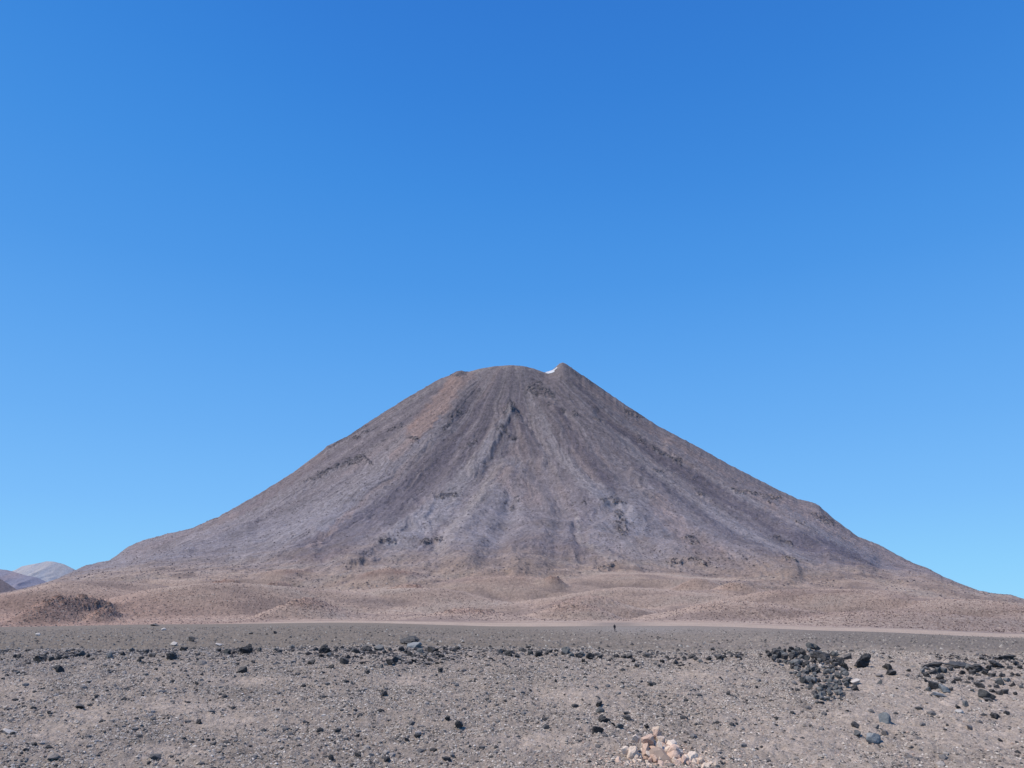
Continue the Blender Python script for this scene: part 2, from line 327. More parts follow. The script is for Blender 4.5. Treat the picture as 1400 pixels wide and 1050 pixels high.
# foothill colours
CF = np.zeros_like(C); CF[:] = c(.40, .305, .262)
crest = fbm(Xf / 120, Yf / 80, 3, 180)
def mixf(col, m):
    global CF
    CF = CF + (col - CF) * np.clip(m, 0, 1)[..., None]
mixf(c(.40, .325, .285), .8 * sstep(.0, .45, crest) * (1 - rough)); mixf(c(.245, .19, .178), .7 * sstep(.0, .4, -crest))
red = sstep(500, 60, PXf) * sstep(790, 830, PYf)
mixf(c(.36, .235, .195), .7 * red)
lowr = sstep(1000, 1300, PXf) * sstep(815, 850, PYf)
mixf(c(.235, .19, .18), .55 * lowr)
mixf(c(.335, .215, .18), rough * (.45 + .6 * sstep(-.1, .3, n_iso)))
sp = np.clip(fbm(Xf / 5.5, Yf / 8, 2, 190, .8), -1, 1)
CF *= (1 + .32 * sp + .12 * n_iso)[..., None]
dots = sstep(.35, .5, noise(Xf / 6.5, Yf / 9, 193)) * (rough + .12)
CF *= (1 - .5 * dots)[..., None]
Zn = Zn + (1 - on) * flat * (.8 * sp + rough * 1.6 * np.clip(brk + .2, 0, 1) + dots * 2.2)
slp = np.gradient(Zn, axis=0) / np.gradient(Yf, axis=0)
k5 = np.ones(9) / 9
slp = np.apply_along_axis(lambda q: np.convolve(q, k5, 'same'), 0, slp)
CF = CF * lerp(1.0, .74, sstep(.08, .30, slp + .05 * n_iso))[..., None] * lerp(1.0, 1.13, sstep(.04, -.06, slp))[..., None]  # painted shade darkens viewer-facing slopes to model the mounds; sand-dusted tops paler
# sand flat
isand = 1 - sstep(.98, 1.06, Yf / col_interp(Af, DSAND))
CF = CF + (lerp(c(.44, .345, .292), c(.27, .225, .205), blob(PXf, PYf, 842, 852, 42, 9)[..., None]) * (1 + .2 * n_iso[..., None]) - CF) * isand[..., None]
onc = sstep(-10, 120, H - Zf + 25 * n_iso) * .72 + .28 * sstep(-10, 240, H - Zf + 60 * crest)
onc = np.clip(onc + .25 * n_iso * (onc > .02) * (onc < .98), 0, 1)[..., None]
Call = np.zeros((NR, NC, 3), F32)
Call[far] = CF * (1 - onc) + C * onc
Z[far] = Zn
mount = np.zeros((NR, NC), bool); mount[far] = on > .5
# near ground colours
nm = Yr <= 700
Xn, Yn, An = X[nm], Y[nm], A[nm]; PXn, PYn = proj(An, Z[nm] / Yn)
g1 = fbm(Xn / 6, Yn / 5, 4, 200, .6); g2 = fbm(Xn / .9, Yn / .8, 3, 206, .7); g3 = fbm(Xn / 22, Yn / 14, 2, 212)
CN = np.zeros(Xn.shape + (3,), F32); CN[:] = c(.30, .256, .232)
CN *= (1 + .16 * sstep(500, 1300, PXn) - .07)[..., None]
def mixn(col, m):
    global CN
    CN = CN + (col - CN) * np.clip(m, 0, 1)[..., None]
sandm = np.zeros(Xn.shape)
SANDP = [(118, 975, 40, 14), (222, 1025, 34, 16), (245, 962, 90, 16), (300, 985, 60, 18), (20, 945, 50, 18), (60, 1000, 60, 14), (270, 1030, 40, 12), (790, 950, 60, 26), (740, 1015, 60, 14), (230, 882, 8, 3), (1200, 925, 70, 26), (1290, 960, 110, 24), (1260, 900, 60, 12),
         (1370, 950, 60, 30), (1190, 985, 80, 24), (1330, 1010, 90, 30), (960, 1035, 50, 12), (950, 925, 60, 14), (340, 930, 60, 10), (560, 930, 40, 10), (1060, 1010, 120, 40), (1300, 885, 120, 5), (1080, 875, 120, 6)]
for (x0, y0, rx, ry) in SANDP: sandm = np.maximum(sandm, blob(PXn, PYn, x0, y0, rx, ry))
slope_m = (1 - sstep(60, 66, Yn))
wb = np.clip(sandm * 1.3 + .45 * g1 - .05, 0, 1)
mixn(c(.385, .325, .29), wb * .65)
mixn(c(.19, .165, .15), sstep(.05, .5, -g1) * (1 - sandm) * .8)
mixn(c(.175, .15, .128), sstep(61, 68, Yn) * lerp(.8, .5, sstep(700, 1100, PXn)))
mixn(c(.24, .205, .19), sstep(.1, .4, fbm(Xn / 30, Yn / 18, 3, 220)) * sstep(62, 72, Yn) * .5)
dr = sstep(1000, 1150, PXn)
ye = np.interp(PXn, COLPX, DEPY)
mixn(c(.16, .14, .13), dr * sstep(24, 13, PYn - ye) * (PYn > ye) * .7)
midl = blob(PXn, PYn, 880, 861, 110, 6)
mixn(c(.26, .235, .225), midl * .8)
CN *= (1 + .34 * g2)[..., None]
ed = Yn / col_interp(An, DEDGE) + .05 * fbm(Xn / 26, Yn / 90, 4, 225, .7)
w_ = sstep(.985, 1.0, ed)[..., None]
keep = sstep(420, 520, Yn)[..., None] * 0
CN *= np.array([1.10, 1.08, 1.06], F32)
Call_n = CN * (1 - w_) + (lerp(c(.44, .345, .292), c(.25, .215, .195), blob(PXn, PYn, 842, 854, 42, 9)[..., None]) * (1 + .2 * g1[..., None])) * w_
wf = (Yn > 421)[..., None] & (w_ > .999)
Call[nm] = np.where(wf, Call[nm], Call_n)
Call = np.clip(Call * np.array([.87, .85, .825], F32), .01, .8)

# ------------------------------------------------------------------ materials
def nodes(name):
    m = bpy.data.materials.new(name); m.use_nodes = True
    nt = m.node_tree; b = nt.nodes["Principled BSDF"]; return m, nt, b
def nd(nt, t, **kw):
    n = nt.nodes.new(t)
    for k_, v in kw.items():
        if k_ in n.inputs: n.inputs[k_].default_value = v
        else: setattr(n, k_, v)
    return n
def terrain_mat(name, s1, s2, bump, dist, amt=.25):
    m, nt, b = nodes(name); L = nt.links.new
    at = nd(nt, "ShaderNodeAttribute"); at.attribute_name = "Col"
    geo = nd(nt, "ShaderNodeNewGeometry")
    n1 = nd(nt, "ShaderNodeTexNoise", Scale=s1, Detail=6.0, Roughness=.7); n2 = nd(nt, "ShaderNodeTexNoise", Scale=s2, Detail=4.0, Roughness=.7)
    L(geo.outputs["Position"], n1.inputs["Vector"]); L(geo.outputs["Position"], n2.inputs["Vector"])
    add = nd(nt, "ShaderNodeMath", operation='ADD'); L(n1.outputs["Fac"], add.inputs[0]); L(n2.outputs["Fac"], add.inputs[1])
    mr = nd(nt, "ShaderNodeMapRange"); mr.inputs[1].default_value = .6; mr.inputs[2].default_value = 1.4; mr.inputs[3].default_value = 1 - amt * 2; mr.inputs[4].default_value = 1 + amt * 2
    L(add.outputs[0], mr.inputs[0])
    mx = nd(nt, "ShaderNodeVectorMath", operation='SCALE'); L(at.outputs["Color"], mx.inputs[0]); L(mr.outputs[0], mx.inputs["Scale"])
    L(mx.outputs[0], b.inputs["Base Color"]); b.inputs["Roughness"].default_value = .95; b.inputs["Specular IOR Level"].default_value = .15
    bp = nd(nt, "ShaderNodeBump", Strength=bump, Distance=dist); L(add.outputs[0], bp.inputs["Height"]); L(bp.outputs[0], b.inputs["Normal"])
    return m
M_NEAR = terrain_mat("lava_plain_ground", 3.0, 12.0, .7, .1, .26)
M_FAR = terrain_mat("foothill_ground", .12, .6, .5, 2.0, .2)
M_VOL = terrain_mat("volcano_slope", .035, .14, .6, 8.0, .22)

# ------------------------------------------------------------------ terrain meshes
def grid_object(name, face_mask, mat, label):
    i, j = np.nonzero(face_mask)
    q = np.stack([i * NC + j, i * NC + j + 1, (i + 1) * NC + j + 1, (i + 1) * NC + j], 1)
    u, inv = np.unique(q.ravel(), return_inverse=True)
    co = np.stack([X.ravel()[u], Y.ravel()[u], Z.ravel()[u]], 1).astype(F32)
    cl = np.concatenate([Call.reshape(-1, 3)[u], np.ones((len(u), 1), F32)], 1).astype(F32)
    return mesh_np(name, co, inv.reshape(-1, 4), mat, cl, True, label)
def mesh_np(name, co, faces, mat, cl=None, smooth=True, label=None, link=True):
    me = bpy.data.meshes.new(name); n = faces.shape[1]
    me.vertices.add(len(co)); me.vertices.foreach_set("co", np.ascontiguousarray(co, dtype=F32).ravel())
    me.loops.add(faces.size); me.loops.foreach_set("vertex_index", faces.astype(np.int32).ravel())
    me.polygons.add(len(faces)); me.polygons.foreach_set("loop_start", (np.arange(len(faces)) * n).astype(np.int32))
    me.update(calc_edges=True)
    me.polygons.foreach_set("use_smooth", np.full(len(faces), smooth))
    if cl is not None:
        ca = me.color_attributes.new("Col", 'FLOAT_COLOR', 'POINT'); ca.data.foreach_set("color", np.ascontiguousarray(cl, dtype=F32).ravel())
    me.materials.append(mat)
    o = bpy.data.objects.new(name, me)
    if link: COL.objects.link(o)
    if label: o["label"] = label
    return o
Yc = Y[:-1, :-1]; Ac = A[:-1, :-1]
fvol = mount[:-1, :-1]
fplain = (~fvol) & (Yc < col_interp(Ac, DEDGE))
fsand = (~fvol) & (~fplain) & (Yc < col_interp(Ac, DSAND) * 1.02)
ffoot = (~fvol) & (~fplain) & (~fsand)
for nme, fm, mt, lb in (("ground", fplain, M_NEAR, "dark stony plain and the gravel slope in front of it"), ("sand_flat", fsand, M_FAR, "pale flat strip of sand between the dark plain and the foothills"),
                        ("foothills", ffoot, M_FAR, "low rounded tan and reddish foothills along the base of the volcano"), ("volcano", fvol, M_VOL, "huge grey brown volcanic cone with streaked scree slopes")):
    o = grid_object(nme, fm, mt, lb); o["kind"] = "structure"
# snow in the notch under the summit horn
e = Z / Y; PXa, PYa = proj(A, e)
poly = [(745.5, 511), (745, 509.3), (750, 508.4), (754, 507.2), (758, 505.2), (761, 502.6), (761.5, 504), (757, 508), (758, 509.2), (753, 511.2), (749, 511.6)]
def inpoly(px, py, P):
    ins = np.zeros(px.shape, bool); n = len(P)
    for i in range(n):
        x0, y0 = P[i]; x1, y1 = P[(i + 1) % n]
        if y0 == y1: continue
        cnd = ((y0 > py) != (y1 > py)) & (px < (x1 - x0) * (py - y0) / (y1 - y0) + x0); ins ^= cnd
    return ins
sm = inpoly(PXa[:-1, :-1], PYa[:-1, :-1], poly) & (Yc > 4000) & (Yc < 4700)
print("snow faces", sm.sum())
msn, nt, b = nodes("snow"); b.inputs["Base Color"].default_value = (.46, .46, .49, 1); b.inputs["Roughness"].default_value = .7
if sm.any():
    i, j = np.nonzero(sm)
    q = np.stack([i * NC + j, i * NC + j + 1, (i + 1) * NC + j + 1, (i + 1) * NC + j], 1)
    u, inv = np.unique(q.ravel(), return_inverse=True)
    co = np.stack([X.ravel()[u], Y.ravel()[u] - 1.0, Z.ravel()[u] + 2.5], 1)
    o = mesh_np("snow_patch", co, inv.reshape(-1, 4), msn, None, True, "small white patch of snow in the notch beside the summit horn"); o["category"] = "snow"

# distant mountains
def ridge_object(name, pts, Yd, depth, colr, col2, label, seed):
    pts = np.array(pts, float); a, ee = ae(pts[:, 0], pts[:, 1])
    Aa = np.linspace(a.min(), a.max(), 260); nr = 110
    t = np.linspace(0, 1, nr)
    crest_z = np.interp(Aa, a, ee) * Yd
    XX = np.repeat((Aa * Yd)[None], nr, 0); TT = np.repeat(t[:, None], 260, 1)
    YY = Yd - depth * (1 - TT / .7)
    basez = -60.0
    prf = np.where(TT < .7, (TT / .7) ** 1.15, 1 - ((TT - .7) / .3))
    nz = ridged(XX / (Yd * .022), YY / (Yd * .05), 4, seed)
    ZZ = basez + (crest_z[None] - basez) * prf + (1 - np.abs(prf * 2 - 1)) * nz * Yd * .009
    co = np.stack([XX, YY, ZZ], -1).reshape(-1, 3)
    i, j = np.meshgrid(np.arange(nr - 1), np.arange(259), indexing='ij'); i = i.ravel(); j = j.ravel()
    q = np.stack([i * 260 + j, i * 260 + j + 1, (i + 1) * 260 + j + 1, (i + 1) * 260 + j], 1)
    w = sstep(-.2, .5, fbm(XX / (Yd * .02), YY / (Yd * .06), 3, seed + 9)).reshape(-1, 1)
    cl = np.concatenate([np.array(colr) * (1 - w) + np.array(col2) * w, np.ones((len(co), 1))], 1)
    o = mesh_np(name, co, q, M_VOL, cl, True, label); o["kind"] = "structure"
ridge_object("distant_mountain", [(-260, 800), (-120, 790), (-40, 782), (10, 783), (24, 778), (30, 774), (40, 772), (56, 769), (64, 767), (74, 767.5), (88, 771), (96, 775), (102, 778), (112, 786), (130, 800), (170, 830)], 15000, 2500, (.33, .32, .34), (.20, .23, .30), "far pale mountain with a rounded top at the foot of the volcano", 300)  # bluish air haze is painted into the rock colours
ridge_object("distant_hills", [(-260, 795), (-100, 783), (-30, 780), (0, 778), (10, 779), (22, 782), (34, 786), (50, 789), (66, 796), (90, 806), (140, 830)], 11000, 2200, (.20, .195, .25), (.28, .235, .26), "bluish ridge in front of the far pale mountain", 320)  # blue of the distance haze mixed into this ridge's colours too
ridge_object("far_slope", [(-260, 780), (-100, 786), (-20, 788), (0, 791), (10, 797), (19, 803), (40, 815), (90, 835)], 7000, 900, (.17, .14, .15), (.20, .16, .16), "dark brown slope in front of the bluish ridge", 340)

# ------------------------------------------------------------------ stones
def ico(sub):
    bm = bmesh.new(); bmesh.ops.create_icosphere(bm, subdivisions=sub, radius=1.0)
    v = np.array([p.co[:] for p in bm.verts]); f = np.array([[p.index for p in q.verts] for q in bm.faces]); bm.free(); return v, f
def n3(v, s, seed):
    return noise(v[:, 0] * s + v[:, 2] * s * .61 + 11, v[:, 1] * s - v[:, 2] * s * .53 + 5, seed) + .6 * noise(v[:, 2] * s * 1.1 + 3, v[:, 0] * s * .7 - v[:, 1] * s * .8, seed + 1)
def stone_shape(sub, r_, cuts=10, rough_=.12, flat_=.75, fine=.03):
    v, f = ico(sub + 1); v = v.copy()
    for _ in range(cuts):
        n = r_.normal(size=3); n /= np.linalg.norm(n); dd = r_.uniform(.38, .8)
        ov = v @ n - dd; v = v - np.where(ov > 0, ov, 0)[:, None] * n * .93
    sd = int(r_.integers(400, 460))
    v = v * (1 + rough_ * n3(v, 1.4, sd) + fine * n3(v, 4.5, sd + 3))[:, None]
    v = v * np.array([1.0, r_.uniform(.65, .95), flat_ * r_.uniform(.75, 1.1)])
    v[:, 2] = np.maximum(v[:, 2], -.35)
    v /= max(v[:, 0].max() - v[:, 0].min(), v[:, 1].max() - v[:, 1].min()); v[:, 2] -= v[:, 2].min()
    return v, f
def rock_mat(name, c1, c2, dust, dustamt, rgh=.85):
    m, nt, b = nodes(name); L = nt.links.new
    oi = nd(nt, "ShaderNodeObjectInfo"); geo = nd(nt, "ShaderNodeNewGeometry")
    n1 = nd(nt, "ShaderNodeTexNoise", Scale=4.0, Detail=8.0, Roughness=.75); L(geo.outputs["Position"], n1.inputs["Vector"])
    mx = nd(nt, "ShaderNodeMix", data_type='RGBA'); mx.inputs["A"].default_value = (*c1, 1); mx.inputs["B"].default_value = (*c2, 1)
    ad = nd(nt, "ShaderNodeMath", operation='MULTIPLY_ADD'); L(oi.outputs["Random"], ad.inputs[0]); ad.inputs[1].default_value = .8
    sb = nd(nt, "ShaderNodeMath", operation='SUBTRACT'); L(n1.outputs["Fac"], sb.inputs[0]); sb.inputs[1].default_value = .4; L(sb.outputs[0], ad.inputs[2])
    L(ad.outputs[0], mx.inputs["Factor"])
    sx = nd(nt, "ShaderNodeSeparateXYZ"); L(geo.outputs["Normal"], sx.inputs[0])
    mr = nd(nt, "ShaderNodeMapRange"); mr.inputs[1].default_value = .35; mr.inputs[2].default_value = 1.0; mr.inputs[3].default_value = 0; mr.inputs[4].default_value = dustamt; L(sx.outputs[2], mr.inputs[0])
    m2 = nd(nt, "ShaderNodeMath", operation='MULTIPLY'); L(mr.outputs[0], m2.inputs[0]); L(n1.outputs["Fac"], m2.inputs[1])
    mx2 = nd(nt, "ShaderNodeMix", data_type='RGBA'); L(m2.outputs[0], mx2.inputs["Factor"]); L(mx.outputs["Result"], mx2.inputs["A"]); mx2.inputs["B"].default_value = (*dust, 1)
    L(mx2.outputs["Result"], b.inputs["Base Color"]); b.inputs["Roughness"].default_value = rgh; b.inputs["Specular IOR Level"].default_value = .35
    bp = nd(nt, "ShaderNodeBump", Strength=.7, Distance=.05)
    n2 = nd(nt, "ShaderNodeTexNoise", Scale=14.0, Detail=6.0, Roughness=.7); L(geo.outputs["Position"], n2.inputs["Vector"]); L(n2.outputs["Fac"], bp.inputs["Height"]); L(bp.outputs[0], b.inputs["Normal"])
    return m
M_DARK = rock_mat("black_lava_rock", (.016, .015, .016), (.075, .069, .07), (.26, .24, .235), .5)
M_HEAP = rock_mat("grey_lava_rock", (.03, .031, .033), (.14, .14, .142), (.26, .24, .235), .5)
M_BLUE = rock_mat("blue_grey_rock", (.13, .14, .15), (.21, .22, .23), (.30, .28, .27), .6)
M_GREYR = rock_mat("brown_grey_rock", (.12, .105, .10), (.20, .175, .165), (.30, .26, .24), .6)
M_PALER = rock_mat("pale_rock", (.42, .38, .36), (.52, .47, .43), (.5, .42, .37), .4)
M_PINK = rock_mat("pink_stone", (.36, .22, .165), (.56, .40, .32), (.58, .45, .37), .5)
M_PINK2 = rock_mat("cream_stone", (.46, .34, .265), (.68, .56, .47), (.62, .5, .42), .5)
protos = {}
def proto(mat, kind, sub, cuts, rough_, flat_, n, fine=.03):
    r_ = np.random.default_rng(hash(kind) % 1000 if False else sum(map(ord, kind)))
    L_ = []
    for q in range(n):
        v, f = stone_shape(sub, r_, cuts, rough_, flat_, fine)
        o = mesh_np(kind, v, f, mat, None, False, link=False); L_.append(o.data)
        bpy.data.objects.remove(o)
    protos[kind] = L_
proto(M_DARK, "dark", 3, 12, .22, .85, 12, .11); proto(M_HEAP, "heap", 2, 11, .2, .85, 12, .1); proto(M_BLUE, "blue", 3, 6, .16, .9, 4, .05); proto(M_GREYR, "grey", 2, 9, .10, .75, 6)
proto(M_PALER, "pale", 2, 9, .1, .55, 4); proto(M_PINK, "pink", 2, 13, .14, .9, 10, .06); proto(M_PINK2, "cream", 2, 13, .14, .85, 8, .06); M_BIG = rock_mat("black_lava_boulder", (.012, .011, .012), (.06, .056, .058), (.25, .24, .24), .28)
proto(M_BIG, "big", 4, 14, .28, .85, 6, .14)

YS = np.concatenate([np.linspace(22, 75, 2600), np.geomspace(75.1, 600, 1500)])
def hit(px, py):
    a, e_ = ae(px, py); a = float(a); e_ = float(e_)
    zz = near_z(a * YS, YS)
    idx = np.nonzero(zz >= e_ * YS)[0]
    y = float(YS[idx[0]]) if len(idx) else 400.0
    return a * y, y, float(near_z(np.array([a * y]), np.array([y]))[0])
COUNT = {}
def rock(px, py, w, kind="dark", label=None, cat="rock", group=None, h=None, name=None, up=0.0, sink=.12):
    """px,py: foot of the rock in the photo; w: width in photo px"""
    x, y, z = hit(px, py)
    s = w * y * CP / FPX * 1.06
    me = random.choice(protos[kind])
    o = bpy.data.objects.new(name or {"dark": "lava_boulder", "big": "lava_boulder", "heap": "lava_rock", "blue": "grey_rock", "grey": "grey_rock", "pale": "pale_rock", "pink": "cairn_stone", "cream": "cairn_stone"}[kind], me)
    COL.objects.link(o)
    bb = max(v.co.z for v in me.vertices)
    hz = s if h is None else h * y / FPX / bb * (.92 if kind in ('dark', 'heap') else 1)
    if kind in ('dark', 'heap'): s *= .84
    o.scale = (s, s * random.uniform(.8, 1.1), hz)
    o.rotation_euler = (random.uniform(-.18, .18), random.uniform(-.18, .18), random.uniform(-.5, .5) + random.choice([0, math.pi]))
    o.location = (x, y, z - sink * hz * bb + up)
    o["label"] = label; o["category"] = cat
    if group: o["group"] = group
    COUNT[name or kind] = COUNT.get(name or kind, 0) + 1
    return o
#--ROCKS--
# single rocks with a look or a neighbourhood of their own: px, foot py, width px, height px, kind, label
SINGLE = [
 (1180, 912, 31, 18, "big", "largest black boulder with a domed top, alone on pale sand beside the lava heap"),
 (1158, 901, 13, 9, "dark", "small round black boulder touching the west side of the largest domed boulder"),
 (1128, 903, 22, 14, "big", "big black boulder sitting on the upper east end of the lava heap"),
 (1156, 917, 9, 13, "dark", "narrow upright dark rock between the lava heap and the largest boulder"),
 (1218, 922, 17, 7, "dark", "flat dark rock with a pale top under a smaller pointed one"),
 (1215, 915, 9, 9, "dark", "pointed dark rock standing just behind the flat pale-topped one"),
 (1243, 918, 6, 4, "dark", "tiny dark rock alone on sand between the pointed rock and the ledge"),
 (1274, 913, 28, 9, "big", "low black slab at the west end of the broken dark ledge"),
 (1308, 910, 36, 4, "big", "long thin dark ledge slab between two bigger slabs"),
 (1338, 919, 26, 12, "big", "bulky dark boulder in the middle of the broken ledge"),
 (1364, 912, 24, 9, "big", "dark boulder under the topmost slab of the ledge"),
 (1374, 902, 26, 8, "big", "topmost black slab at the east end of the ledge"),
 (1389, 909, 13, 6, "dark", "small dark rock at the tail of the topmost ledge slab"),
 (1293, 946, 16, 11, "blue", "pale blue-grey rock in the rubble below the broken ledge"),
 (1278, 941, 17, 12, "dark", "dark lumpy rock beside the pale blue-grey one"),
 (1283, 952, 20, 5, "pale", "flat whitish slab at the foot of the pale blue-grey rock"),
 (1349, 955, 22, 14, "heap", "grey rock cluster core on sand below the ledge"),
 (1352, 959, 12, 6, "dark", "dark rock tucked under the grey one below the ledge"),
 (1340, 940, 14, 8, "dark", "dark rock a little above the grey pair below the ledge"),
 (1367, 935, 13, 10, "heap", "grey rock under the east part of the ledge"),
 (1310, 968, 9, 6, "dark", "dark wedge rock above a pale flat chip on the sand"),
 (1311, 974, 11, 4, "pale", "pale flat chip on the sand under the dark wedge rock"),
 (1321, 966, 9, 9, "heap", "upright grey rock beside the dark wedge rock"),
 (1361, 982, 13, 8, "dark", "dark rock alone low on the sandy slope under the ledge"),
 (1377, 976, 9, 5, "dark", "small dark rock just above the lone dark rock on the sandy slope"),
 (1209, 987, 14, 13, "blue", "upright blue-grey rock with a shaded face on the sandy slope"),
 (1171, 993, 15, 7, "dark", "flat black rock between the upright and the rounded blue-grey rocks"),
 (1194, 1014, 20, 12, "blue", "rounded blue-grey rock, the lowest of the large rocks on the sandy slope"),
 (1173, 1006, 14, 8, "heap", "low grey rock beside the rounded blue-grey one"),
 (1211, 1004, 11, 6, "grey", "brownish rock just above the rounded blue-grey one"),
 (1199, 996, 9, 5, "grey", "brownish stone below the upright blue-grey rock"),
 (1326, 997, 10, 6, "grey", "brownish rock alone on the pale gravel low under the ledge"),
 (1169, 934, 12, 6, "pale", "cream flat rock at the east edge of the lava heap"),
 (1167, 944, 13, 9, "dark", "dark rock just below the cream flat rock of the heap edge"),
 (1203, 925, 8, 4, "grey", "small brownish rock below the largest domed boulder"),
 (1203, 935, 9, 7, "heap", "grey pointed chip on the sand below the largest domed boulder"),
 (1217, 900, 6, 4, "dark", "tiny black rock on the plain behind the pointed dark rock"),
 (560, 880, 24, 10, "big", "highest black boulder, standing up over the middle of the rim line"),
 (567, 886, 20, 9, "blue", "bluish boulder leaning against the foot of the highest black boulder"),
 (590, 891, 14, 9, "dark", "black boulder close to the east of the bluish boulder"),
 (575, 893, 12, 8, "heap", "grey boulder under the bluish boulder in the rim line"),
 (548, 889, 11, 6, "dark", "black boulder close to the west foot of the highest boulder"),
 (340, 893, 18, 13, "big", "round black boulder with a bright top in the rim line"),
 (236, 901, 16, 10, "big", "dark boulder with a smooth crown in the western rim line"),
 (51, 904, 18, 8, "big", "long low black boulder near the western end of the rim line"),
 (443, 892, 16, 12, "big", "tall dark boulder over a tight knot of rocks in the rim line"),
 (262, 877, 12, 8, "dark", "ragged black rock standing on the plain behind the rim line"),
 (250, 890, 13, 7, "dark", "black rock between the ragged one and the smooth crowned boulder"),
 (275, 909, 13, 7, "grey", "brown-grey rock on the slope just under the rim line"),
 (213, 856, 16, 4, "dark", "thin black rock cluster on the far edge of the dark plain"),
 (224, 862, 7, 4, "pale", "small white rock in front of the thin black one on the plain"),
 (376, 866, 6, 4, "dark", "lone small black rock on the far part of the plain"),
 (342, 867, 8, 3, "dark", "low black rock on the plain west of the lone small black one"),
 (52, 869, 8, 4, "pale", "pale stone on the western part of the dark plain"),
 (237, 882, 10, 5, "pale", "cream stone just behind the western rim line"),
 (299, 883, 9, 4, "pale", "cream stone on the plain behind the brown slab"),
 (108, 968, 20, 6, "dark", "flat black rock above a bare sandy patch on the western slope"),
 (268, 936, 7, 5, "dark", "small black rock high on the western gravel slope"),
 (272, 989, 9, 6, "dark", "black rock low on the western slope beyond the sandy patches"),
 (12, 1003, 18, 6, "pale", "white flat rock on the western slope at the picture edge"),
 (16, 1004, 8, 4, "dark", "black rock beside the white flat rock"),
 (213, 1037, 17, 6, "dark", "flat black rock at the bottom of the western slope beside sand"),
 (234, 1036, 6, 3, "dark", "small black rock next to the flat one at the slope bottom"),
 (45, 1019, 10, 4, "dark", "dark rock west of the low sandy patch"),
 (36, 1027, 9, 4, "dark", "dark rock just below another, west of the low sandy patch"),
 (452, 1039, 9, 8, "dark", "upright dark rock at the bottom of the slope"),
 (293, 1017, 9, 3, "dark", "thin dark rock east of the low sandy patch"),
 (74, 1036, 17, 6, "grey", "brown-grey rock low on the slope near pale stones"),
 (275, 923, 6, 4, "dark", "small black rock alone under the rim line near the brown-grey rock"),
 (525, 951, 10, 8, "dark", "black rock on the upper slope below the highest boulder"),
 (523, 946, 6, 4, "heap", "small grey rock just above the black one on the upper slope"),
 (666, 958, 8, 5, "dark", "black rock alone in the middle of the slope"),
 (612, 984, 9, 6, "dark", "small black rock above the larger one with a grey back"),
 (627, 994, 13, 10, "dark", "black rock with a grey back halfway down the middle slope"),
 (556, 1013, 7, 5, "dark", "little black rock in the lower middle slope"),
 (489, 1036, 13, 8, "dark", "round black rock low on the middle slope"),
 (508, 1035, 9, 5, "grey", "brown-grey rock next to the round black one"),
 (489, 1008, 6, 5, "dark", "tiny black rock above the round black one"),
 (532, 986, 7, 3, "dark", "thin black rock on the gravel west of the slope middle"),
 (760, 932, 5, 4, "dark", "tiny black rock under the eastern rim line"),
 (890, 937, 8, 5, "dark", "dark rock above the cairn and below the rim line"),
 (996, 950, 7, 5, "dark", "dark rock between the rim line and the lava heap"),
 (1090, 945, 7, 5, "dark", "dark stone alone just outside the lower west edge of the lava heap"),
 (1035, 941, 6, 4, "dark", "small dark stone west of the lava heap"),
 (819, 966, 10, 8, "dark", "topmost black rock of the group above the cairn"),
 (825, 987, 15, 9, "big", "biggest black rock of the group above the cairn"),
 (821, 974, 15, 8, "heap", "dark grey rock in the middle of the group above the cairn"),
 (816, 1001, 18, 9, "dark", "long dark rock, lowest of the group above the cairn"),
 (858, 984, 12, 7, "dark", "black rock on the east side of the group above the cairn"),
 (857, 976, 11, 4, "dark", "thin black rock over the east side of the group above the cairn"),
 (846, 995, 14, 6, "heap", "grey rock between the black group and the cairn"),
 (838, 992, 6, 5, "dark", "small black rock next to the grey one above the cairn"),
 (885, 995, 8, 6, "dark", "black rock just behind the cairn's top"),
 (876, 992, 5, 4, "dark", "little dark rock just behind the cairn, west of its top"),
]
for (px, py, w, h, kd, lb) in SINGLE: rock(px, py, w, kd, lb, h=h, cat="boulder" if kd == "big" else "rock")
# the triangular heap that spills down the slope
HEAP = [(1048, 890), (1100, 889), (1142, 897), (1160, 930), (1152, 958), (1122, 959), (1098, 930), (1068, 908)]
pts = []
tries = 0
while len(pts) < 118 and tries < 9000:
    tries += 1
    x = random.uniform(1045, 1165); y = random.uniform(889, 960)
    if not inpoly(np.array([x + random.gauss(0, 4)]), np.array([y + random.gauss(0, 3)]), HEAP)[0]: continue
    if any((x - a_) ** 2 / 27 + (y - b_) ** 2 / 14 < 1 for a_, b_ in pts): continue
    pts.append((x, y))
for (x, y) in pts:
    upper = y < 915
    w = random.uniform(6, 13) if upper else random.uniform(5, 11)
    rock(x, y, w, "dark" if (upper and random.random() < .55) or random.random() < .12 else "heap",
         "grey-black lava rock packed in the heap spilling down the slope", group="rocks packed in the lava heap on the slope", sink=.05, up=random.uniform(0, .12))
